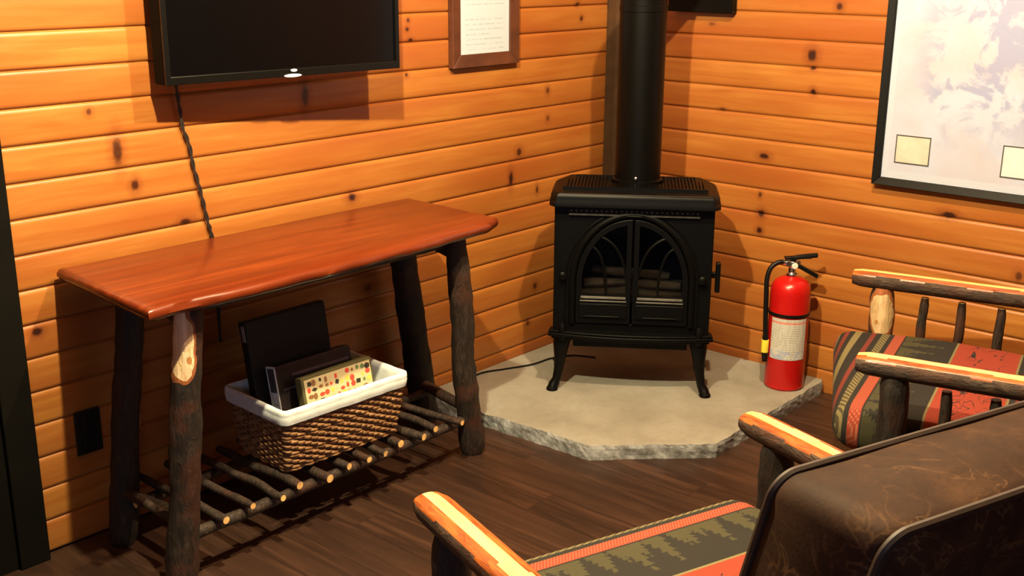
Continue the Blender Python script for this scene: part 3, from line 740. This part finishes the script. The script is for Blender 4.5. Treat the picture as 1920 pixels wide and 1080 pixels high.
PL = bark('leg_bark_with_blaze', patches=[(*L(-2.290,-0.452,0.655), 0.028, 0.05, 0.100, [(*L(-2.281,-0.462,0.605), 0.008)])], dark=0.6, pale=1.7)
PB = bark('back_leg_bark', patches=[(*L(-2.212,-0.115,0.335), 0.02, 0.03, 0.032, [])], dark=0.5, red=0.2)
for nm_, a, b, r1, r2, mt in (('FL', (-2.250,-0.425,0.736), (-2.318,-0.400,0.0), 0.034, 0.041, PL), ('FR', (-1.330,-0.415,0.736), (-1.240,-0.400,0.0), 0.032, 0.040, BARK),
                     ('BL', (-2.205,-0.095,0.736), (-2.300,-0.095,0.0), 0.035, 0.038, PB), ('BR', (-1.262,-0.10,0.736), (-1.15,-0.10,0.0), 0.042, 0.048, BARKD)):
    m = MB(); log(m, L(*a), L(*b), r1, r2, 20, 0, 0, 0.13, seed=len(nm_)+ord(nm_[0])+ord(nm_[1]), wob=0.007); m.build('leg', [mt, PALE], tb, smooth=60)
# aprons under the top
for a, b, r_ in (((-2.27,-0.26,0.705),(-2.19,-0.26,0.705),0), ):
    pass
m = MB(); log(m, L(-2.235,-0.40,0.690), L(-2.22,-0.11,0.690), 0.024, 0.022, 14, 0, 1, 0.12, 4); m.build('crosspiece', [BARKD, PALE], tb)
m = MB(); log(m, L(-1.31,-0.41,0.675), L(-1.26,-0.11,0.700), 0.026, 0.022, 14, 0, 1, 0.12, 9); m.build('crosspiece', [BARKD, PALE], tb)
m = MB(); log(m, L(-2.22,-0.385,0.712), L(-1.32,-0.385,0.712), 0.020, 0.020, 14, 0, 1, 0.12, 12); m.build('crosspiece', [BARKD, PALE], tb)
m = MB(); log(m, L(-2.20,-0.11,0.700), L(-1.27,-0.11,0.700), 0.020, 0.020, 14, 0, 1, 0.12, 15); m.build('crosspiece', [BARKD, PALE], tb)
# knotty diagonal brace from left back leg
m = MB(); log(m, L(-2.26,-0.35,0.150), L(-2.285,-0.12,0.150), 0.017, 0.017, 12, 0, 1, 0.1, 17); m.build('end_rail', [BARKS, PALE], tb)
m = MB(); log(m, L(-1.245,-0.36,0.150), L(-1.19,-0.12,0.150), 0.017, 0.017, 12, 0, 1, 0.1, 19); m.build('end_rail', [BARKS, PALE], tb)
m = MB(); log(m, L(-2.31,-0.405,0.128), L(-1.215,-0.405,0.128), 0.016, 0.014, 12, 0, 1, 0.12, 21, 0.006); m.build('shelf_rail', [BARKS, PALE], tb)
m = MB(); log(m, L(-2.28,-0.15,0.128), L(-1.19,-0.15,0.128), 0.015, 0.014, 12, 0, 1, 0.12, 22, 0.006); m.build('shelf_rail', [BARKS, PALE], tb)
xs = [-2.205, -2.118, -2.030, -1.955, -1.877, -1.788, -1.727, -1.660, -1.594, -1.520, -1.442, -1.360]
for i, x in enumerate(xs):
    m = MB(); yf = -0.452+0.012*math.sin(i*2.7); yb = -0.075+0.02*math.sin(i*1.9)
    log(m, L(x, yf, 0.158), L(x+0.012*math.sin(i*3.3)-0.008, yb, 0.158+0.004*math.sin(i)), 0.0125+0.002*math.sin(i*5), 0.012, 12, 0, 1, 0.12, 30+i, 0.008)
    m.build('shelf_stick', [BARKS, PALE], tb)
m = MB(); log(m, L(-2.297, -0.36, 0.158), L(-2.286, -0.135, 0.158), 0.013, 0.012, 12, 0, 1, 0.12, 50, 0.006); m.build('shelf_stick', [BARKS, PALE], tb)

# ------------------------------------------------------------ wicker basket with liner
bz = 0.178
bk = empty('wicker_basket', (-1.762, -0.285, bz), math.radians(-2.5), 'brown wicker basket with white cloth liner on the stick shelf of the table', 'basket')
def brect(w, d, r_, n=6):
    out = []
    for cx2, cy2, a0_ in ((w/2-r_, d/2-r_, 0), (-w/2+r_, d/2-r_, PI/2), (-w/2+r_, -d/2+r_, PI), (w/2-r_, -d/2+r_, 1.5*PI)):
        for i in range(n+1):
            a = a0_+PI/2*i/n; out.append(Vector((cx2+r_*math.cos(a), cy2+r_*math.sin(a), 0)))
    return out
def dense(P, step=0.006):
    out = []; n = len(P)
    for i in range(n):
        a, b = P[i], P[(i+1)%n]; k_ = max(1, int((b-a).length/step))
        for j in range(k_): out.append(a.lerp(b, j/k_))
    return out
BH = 0.178
def bsize(z):
    t = z/BH; return 0.385+0.040*t, 0.225+0.050*t
k = NM('woven_wicker', rough=0.6)
n1 = k.noise(55, 3); n2 = k.noise(8, 2)
c = k.ramp(n1, [(0.3, (0.09,0.036,0.013)), (0.5, (0.23,0.11,0.042)), (0.7, (0.36,0.20,0.085))]); k.base(c); k.bump(k.noise(1,2,0.5,k.mapv((200,200,500))), 0.4, 0.001); WICK = k.m
m = MB(); rows = 20
for r_i in range(rows):
    z = 0.006+ (BH-0.014)*r_i/(rows-1); w_, d_ = bsize(z)
    P_ = dense(brect(w_, d_, 0.014), 0.005); n = len(P_)
    s_ = 0; pts = []
    per = sum((P_[(i+1)%n]-P_[i]).length for i in range(n)); waves = round(per/0.044)
    acc = 0
    for i in range(n):
        t = (P_[(i+1)%n]-P_[i-1]).normalized(); nn = Vector((t.y, -t.x, 0))
        ph = 2*PI*waves*acc/per + (r_i%2)*PI
        pts.append(P_[i]+nn*(0.0038*math.sin(ph))+Vector((0,0,z+0.0022*math.sin(ph+1.2)+0.001*noise.noise(P_[i]*30+Vector((0,0,r_i))))))
        acc += (P_[(i+1)%n]-P_[i]).length
    pts.append(pts[0])
    m.tube(pts, 0.0046, 6)
m.build('weave', WICK, bk, smooth=60)
m = MB(); n_st = 46; 
P_ = dense(brect(*bsize(0), 0.02), 0.004); Q_ = dense(brect(*bsize(BH), 0.02), 0.004)
for i in range(n_st):
    a = P_[int(i*len(P_)/n_st)]; b = Q_[int(i*len(Q_)/n_st)]
    m.tube([a+Vector((0,0,0.002)), b+Vector((0,0,BH))], 0.003, 6)
m.build('stakes', WICK, bk)
m = MB(); w_, d_ = bsize(0); m.prism([(p.x*0.98, p.y*0.98) for p in brect(w_, d_, 0.02)], 0.003, 0.010)
m.build('bottom', WICK, bk)
# liner: inside wall, over the rim, down outside
k = NM('white_liner_cloth', (0.83,0.79,0.70), 0.85); nn_ = k.noise(30, 3); k.bump(nn_, 0.4, 0.004); k.base(k.ramp(nn_, [(0.3,(0.58,0.62,0.64)),(0.7,(0.68,0.73,0.77))])); LINER = k.m
m = MB(); rings = []
sec = [(-0.016, 0.012), (-0.014, 0.06), (-0.012, 0.12), (-0.010, 0.178), (-0.006, 0.190), (0.001, 0.1935), (0.0075, 0.191), (0.0095, 0.180), (0.0088, 0.1755), (0.0105, 0.173), (0.0110, 0.160), (0.0105, 0.152), (0.008,0.153)]
base_ = dense(brect(*bsize(BH), 0.012), 0.008); n = len(base_)
vs = []; fs = []
for j, (o_, z) in enumerate(sec):
    w_, d_ = bsize(min(z, BH)); w0, d0 = bsize(BH)
    for i, p in enumerate(base_):
        t = (base_[(i+1)%n]-base_[i-1]).normalized(); nn = Vector((t.y, -t.x, 0))
        q = Vector((p.x*w_/w0, p.y*d_/d0, 0))+nn*o_
        wz = 0.0012*noise.noise(p*25+Vector((0,0,5))); wr = 0.0008*noise.noise(p*40+Vector((0,0,z*60)))
        vs.append(q+nn*wr+Vector((0,0,z+wz)))
for j in range(len(sec)-1):
    for i in range(n): fs.append((j*n+i, j*n+(i+1)%n, (j+1)*n+(i+1)%n, (j+1)*n+i))
m.add(vs, fs); o = m.build('cloth_liner', LINER, bk, smooth=70)

# things in the basket ------------------------------------------------
def leaning(name, bl, tl, width_dir, w_, t_, h_, label, cat):
    pass
INX = Matrix.Translation((-1.762,-0.285,bz)) @ Matrix.Rotation(math.radians(-2.5),4,'Z')
def placed(name, loc, rx, rz, label, cat):
    o = empty(name, INX @ Vector(loc), 0, label, cat); o.rotation_euler = (rx, 0, rz+math.radians(-2.5)); return o
# 1 front: cream collage board game box with olive edge
o1 = placed('picture_game_box', (0.036, -0.072, 0.030), math.radians(-12), math.radians(2), 'cream game box covered in small red and black pictures, front in the basket', 'game box')
W1, H1, T1 = 0.255, 0.200, 0.028
OLV = simple('olive_card', (0.10,0.088,0.035), 0.5, 0, 0.15, 30)
m = MB(); m.box((0, 0, H1/2), (W1, T1, H1)); m.build('box_body', OLV, o1, bevel=0.002)
CRM = simple('cream_card', (0.62,0.53,0.33), 0.5, 0, 0.05, 30)
m = MB(); m.box((0, -T1/2-0.0008, H1/2), (W1-0.016, 0.0016, H1-0.016)); face = m.build('cover', CRM, o1)
cols = {'red': (0.65,0.07,0.04), 'black': (0.03,0.025,0.02), 'yellow': (0.75,0.55,0.10), 'brown': (0.25,0.12,0.05), 'green': (0.12,0.20,0.08)}
pm = [simple('print_'+k_, v, 0.5, 0, 0.1, 40) for k_, v in cols.items()]
rnd = random.Random(4); m = MB(); yy = -T1/2-0.0021
for r_i in range(9):
    for c_i in range(12):
        if rnd.random() < 0.16: continue
        x = -W1/2+0.022+c_i*(W1-0.040)/11+rnd.uniform(-.003,.003); z = 0.022+r_i*(H1-0.042)/8+rnd.uniform(-.003,.003)
        a = rnd.uniform(0.005,0.0115); b = rnd.uniform(0.005,0.0105); nn_ = rnd.choice([4,5,6,8]); ph = rnd.uniform(0,1)
        m.add([(x+a*math.cos(ph+2*PI*i/nn_), yy, z+b*math.sin(ph+2*PI*i/nn_)) for i in range(nn_)], [tuple(range(nn_))], rnd.choice([0,0,0,1,1,2,3,4]))
m.build('cover_pictures', pm, face, smooth=0)
# 2 dark box with pale blue spine behind it
o2 = placed('dark_game_box', (-0.004, -0.020, 0.016), math.radians(-12), math.radians(0), 'dark game box with a pale blue spine, second from the front in the basket', 'game box')
W2, H2, T2 = 0.262, 0.245, 0.042
m = MB(); m.box((0,0,H2/2), (W2,T2,H2)); m.build('box_body', simple('dark_card', (0.022,0.016,0.020), 0.35, 0, 0.4, 12), o2, bevel=0.002)
k = NM('blue_spine', rough=0.4); X = k.xyz()
c = k.mix(k.math('GREATER_THAN', k.noise(60,2), 0.6), (0.50,0.56,0.80), (0.10,0.11,0.18)); k.base(k.mix(k.math('GREATER_THAN', X[2], 0.17), c, (0.05,0.05,0.07)))
m = MB(); m.box((-W2/2-0.0006, 0, H2/2), (0.0012, T2-0.003, H2-0.004)); sp_ = m.build('spine', k.m, o2)
EDG = simple('pale_edge', (0.65,0.68,0.80), 0.45, 0, 0.1, 40)
m = MB()
for yy in (-T2/2+0.002, T2/2-0.002): m.box((-W2/2-0.001, yy, H2/2), (0.0025, 0.004, H2))
m.box((-W2/2-0.001, 0, H2-0.003), (0.0025, T2, 0.006)); m.box((-W2/2-0.001, 0, H2*0.66), (0.0025, T2, 0.004)); m.build('spine_border', EDG, sp_)
m = MB(); m.box((0.02,-T2/2-0.0006,H2-0.035),(W2*0.75,0.0012,0.008)); m.box((-0.08,-T2/2-0.0006,H2-0.07),(0.07,0.0012,0.006)); m.build('cover_print', simple('dim_print', (0.11,0.085,0.11), 0.4, 0, 0.3, 30), o2)
# 3 tall black case at the back
o3 = placed('black_case', (-0.030, 0.044, 0.014), math.radians(-10), math.radians(3), 'tall plain black case leaning at the back of the basket', 'case')
m = MB(); m.box((0,0,0.185), (0.285,0.032,0.37)); m.build('case_body', simple('black_case_shell', (0.002,0.002,0.002), 0.7, 0, 0.2, 20), o3, bevel=0.005)
m = MB(); m.box((-0.1435,-0.005,0.335), (0.003,0.012,0.045)); m.build('case_highlight', simple('highlight_metal', (0.30,0.30,0.30), 0.4, 0.5, 0.1, 30), o3)  # small highlight on the case edge, added as a pale metal piece

# ------------------------------------------------------------ log chairs
def half_log_arm(m, pts, r_, seed):
    """flat peeled top, cambium shoulders, bark beneath; ends follow cambium"""
    def shape(th):
        ca, sa = math.cos(th), math.sin(th)          # ca along up
        if ca > 0.45: ca = 0.45+(ca-0.45)*0.5
        return (ca*0.95, sa*1.06)
    def mi(th, t):
        th = (th+PI) % (2*PI)-PI
        a = abs(th)+0.12*noise.noise(Vector((t*9, seed, th)))
        return 0 if a < 0.40 else (1 if a < 1.12 else 2)
    N = len(pts); rr = [r_*(0.80 if i in (0, N-1) else 0.97 if i in (1, N-2) else 1+0.03*noise.noise(Vector((i*0.12, seed, 0)))) for i in range(N)]
    m.tube(pts, rr, 36, mi, 1, rough=0.018, seed=seed, shape=shape, up=(0,0,1))
def seat_cushion(name, w_, y0, y1, z0, z1, parent, shear=0.0, mat=FAB):
    """waterfall-front cushion with rounded box section"""
    m = MB(); NXX, NYY = 26, 34
    def surf(u_, v_):
        # u_ in [-1,1] across, v_ angle param around section front to back
        pass
    # section in (y,z): rounded rectangle, more generous front radius
    sec = []
    rf, rb = (z1-z0)*0.48, (z1-z0)*0.35
    def arcpts(cy2, cz2, r_, a0_, a1_, n=9): return [(cy2+r_*math.cos(a0_+(a1_-a0_)*i/n), cz2+r_*math.sin(a0_+(a1_-a0_)*i/n)) for i in range(n+1)]
    sec += arcpts(y0-rf, z0+rf, rf, -PI/2, 0); sec += arcpts(y0-rf, z1-rf, rf, 0, PI/2)
    for i in range(1, 16): sec.append((y0-rf+(y1+rb-y0+rf)*i/16, z1+0.012*math.sin(PI*i/16)))
    sec += arcpts(y1+rb, z1-rb, rb, PI/2, PI); sec += arcpts(y1+rb, z0+rb, rb, PI, 1.5*PI)
    cy_m = (y0+y1)/2; cz_m = (z0+z1)/2; n = len(sec); vs = []; fs = []
    N = 36
    for i in range(N+1):
        t = i/N; x = -w_/2+w_*t
        e = min(t, 1-t)*w_; rr = 0.045
        k_ = 1.0 if e > rr else math.sqrt(max(0, 1-((rr-e)/rr)**2))
        for (y, z) in sec:
            hy, hz = y-cy_m, z-cz_m
            # shrink uniformly by distance rr
            sy = 1-(1-k_)*rr/abs(y1-y0)*2; sz = 1-(1-k_)*rr/(z1-z0)*1.55
            vs.append((x, cy_m+hy*sy+shear*x, cz_m+hz*sz))
    for i in range(N):
        for j in range(n): fs.append((i*n+j, i*n+(j+1)%n, (i+1)*n+(j+1)%n, (i+1)*n+j))
    fs.append(tuple(range(n))); fs.append(tuple(N*n+j for j in range(n)))
    m.add(vs, fs); return m.build(name, mat, parent, smooth=60)

def log_chair(loc, rz, hw, label, shear=0.0, cush=(0,0), leather_back=True, blaze=None, armz=0.6, group='hickory log armchairs', yfar=None):
    ch = empty('log_armchair', loc, rz, label, 'armchair', group)
    D = 0.72
    def P(x, y, z): return (x, y+shear*x, z)
    for sx in (-1, 1):
        r_ = 0.034; m = MB(); x = sx*hw
        sd = sx+3+hw*10
        pts = [Vector(P(x, 0.0-D*i/30, armz-0.024)) for i in range(31)]
        half_log_arm(m, pts, r_, sd); m.build('arm', [PEEL, CAMB, BARKA], ch, smooth=50)
        mt = BARKD if not (blaze and sx == 1) else blaze
        m = MB(); log(m, P(x, -0.095, armz-0.046), P(x, -0.095, 0.0), 0.036, 0.039, 20, 0, 0, 0.12, sd+7, 0.008); m.build('front_post', [mt, PALE], ch, smooth=60)
        m = MB(); log(m, P(x, -D+0.06, armz-0.062), P(x*0.97, -D+0.02, 0.0), 0.036, 0.040, 18, 0, 1, 0.12, sd+9, 0.008); m.build('rear_post', [BARKD, PALE], ch, smooth=60)
        m = MB(); log(m, P(x, -0.08, 0.315), P(x, -D+0.06, 0.300), 0.026, 0.026, 14, 0, 1, 0.12, sd+11, 0.004); m.build('side_rail', [BARKD, PALE], ch)
        for i, yy in enumerate((-0.215, -0.325, -0.435, -0.545)):
            m = MB(); log(m, P(x, yy, armz-0.065), P(x, yy, 0.315), 0.0135, 0.0145, 12, 0, 1, 0.14, sd+20+i, 0.004); m.build('spindle', [BARK, PALE], ch)
    for yy, zz in ((-0.095, 0.300), (-D+0.06, 0.290), (-0.095, 0.14)):
        m = MB(); log(m, P(-hw+0.03, yy, zz), P(hw-0.03, yy, zz), 0.028, 0.026, 14, 0, 1, 0.12, yy*10+zz, 0.004); m.build('seat_rail', [BARKD, PALE], ch)
    y0 = cush[0]
    dl = cush[2] if len(cush) > 2 else 0.0
    c = seat_cushion('seat_cushion', 2*hw-0.11, y0+dl, -0.62+dl, cush[1], cush[1]+0.125, ch, shear)
    c.location = (0, -dl, 0)
    return ch
SEATY = 0.0
# chair A : foreground, leather back cushion
A0 = Vector((-2.373, -1.35, 0)); ua = Vector((0.949, -0.316, 0)); hwA = 0.384
chA = log_chair(A0+ua*hwA, math.atan2(-0.316, 0.949), hwA, 'log armchair nearest the viewer, with worn brown leather back cushion', cush=(-0.030, 0.320, 0.022))
# leather back cushion, reclined
def leather_back(parent, x0, x1, ztop, zbot, ytop, th_, lean):
    m = MB(); rc = 0.032
    # outline in x-z with rounded top corners
    def outline(k_=0.0):
        pts = []
        N = 12
        pts.append((x0+k_, zbot)); 
        for i in range(N+1):
            a = PI-PI/2*i/N; pts.append((x0+rc+(rc-k_)*math.cos(a), ztop-rc+(rc-k_)*math.sin(a)))
        for i in range(N+1):
            a = PI/2-PI/2*i/N; pts.append((x1-rc+(rc-k_)*math.cos(a), ztop-rc+(rc-k_)*math.sin(a)))
        pts.append((x1-k_, zbot)); 
        # densify
        out = []
        n = len(pts)
        for i in range(n):
            a, b = pts[i], pts[(i+1)%n]; d = math.hypot(b[0]-a[0], b[1]-a[1]); kk = max(1, int(d/0.04))
            for j in range(kk): out.append((a[0]+(b[0]-a[0])*j/kk, a[1]+(b[1]-a[1])*j/kk))
        return out
    def pos(x, z, dy):
        y = ytop+(ztop-z)*lean - dy
        return Vector((x, y, z - dy*0.0))
    O = outline(); n = len(O); cx2 = (x0+x1)/2; cz2 = (ztop+zbot)/2
    vs = []; fs = []
    layers = [(0.30, -0.030), (0.12, -0.022), (0.03, -0.008), (0.0, 0.0)] + [(-0.012*math.sin(PI*i/8), th_*i/8) for i in range(1, 8)] + [(0.0, th_), (0.03, th_+0.006), (0.12, th_+0.014), (0.30, th_+0.018)]
    for k_, dy in layers:
        for x, z in O:
            px = cx2+(x-cx2)*(1-k_*1.0) if k_ > 0 else x+(x-cx2)/abs(x1-x0)*2*(-k_)
            pz = cz2+(z-cz2)*(1-k_*1.0) if k_ > 0 else z+(z-cz2)/abs(ztop-zbot)*2*(-k_)
            vs.append(pos(px, pz, dy)+Vector((0,0,0.003*noise.noise(Vector((px*9, dy*14, pz*9))))))
    for j in range(len(layers)-1):
        for i in range(n): fs.append((j*n+i, j*n+(i+1)%n, (j+1)*n+(i+1)%n, (j+1)*n+i))
    fs.append(tuple(range(n-1,-1,-1))); fs.append(tuple((len(layers)-1)*n+i for i in range(n)))
    m.add(vs, fs); b = m.build('back_cushion', LEATH, parent, smooth=70)
    b['label'] = 'worn brown leather back cushion'
    for dy in (0.0, th_):
        m = MB(); pts = [pos(x, z+0.001, dy)+Vector((0, 0, 0)) for x, z in O]; pts.append(pts[0])
        m.tube(pts, 0.0065, 8, up=(0,1,0)); m.build('piping', LEATHD, b)
    return b
leather_back(chA, -0.280, 0.345, 0.920, 0.465, -0.765, 0.175, 0.28)
# back posts and lower rail behind the leather
for sx in (-1, 1):
    m = MB(); log(m, (sx*0.30, -0.70, 0.30), (sx*0.30, -0.90, 0.78), 0.024, 0.022, 14, 0, 1, 0.1, 60+sx); m.build('back_post', [BARKD, PALE], chA)

# chair B : by the right wall
xf = Vector((-0.400, -1.250, 0)); xn = Vector((-1.130, -1.602, 0)); rzB = math.radians(13)
mid = (xf+xn)/2; ex = Vector((math.cos(rzB), math.sin(rzB), 0)); ey = Vector((-math.sin(rzB), math.cos(rzB), 0)); dv = xf-xn
hwB = dv.dot(ex)/2; shB = dv.dot(ey)/(2*hwB)
BLZ = bark('post_bark_with_blaze', patches=[(hwB-0.035, shB*hwB-0.10, 0.475, 0.040, 0.040, 0.075, [(hwB-0.045, shB*hwB-0.115, 0.508, 0.007), (hwB-0.045, shB*hwB-0.085, 0.445, 0.008)])], pale=1.3)
chB = log_chair(mid, rzB, hwB, 'log armchair by the right wall, beside the fire extinguisher', shear=shB, cush=(0.045, 0.300), blaze=BLZ)
# its patterned back cushion, log frame
def back_frame(ch, hw, shear):
    def P(x, y, z): return (x, y+shear*x, z)
    for sx in (-1, 1):
        m = MB(); log(m, P(sx*(hw-0.05), -0.66, 0.30), P(sx*(hw-0.05), -0.80, 0.98), 0.030, 0.028, 16, 0, 1, 0.1, 70+sx); m.build('back_post', [BARKD, PALE], ch)
    m = MB(); log(m, P(-hw+0.02, -0.80, 0.955), P(hw-0.02, -0.80, 0.955), 0.030, 0.028, 16, 0, 1, 0.1, 77); m.build('top_rail', [BARK, PALE], ch)
back_frame(chB, hwB, shB)
c = seat_cushion('back_cushion', 2*hwB-0.16, 0.0, -0.44, -0.06, 0.06, chB, 0.0)
c.location = (0, -0.700, 0.925); c.rotation_euler = (math.radians(102), 0, 0)
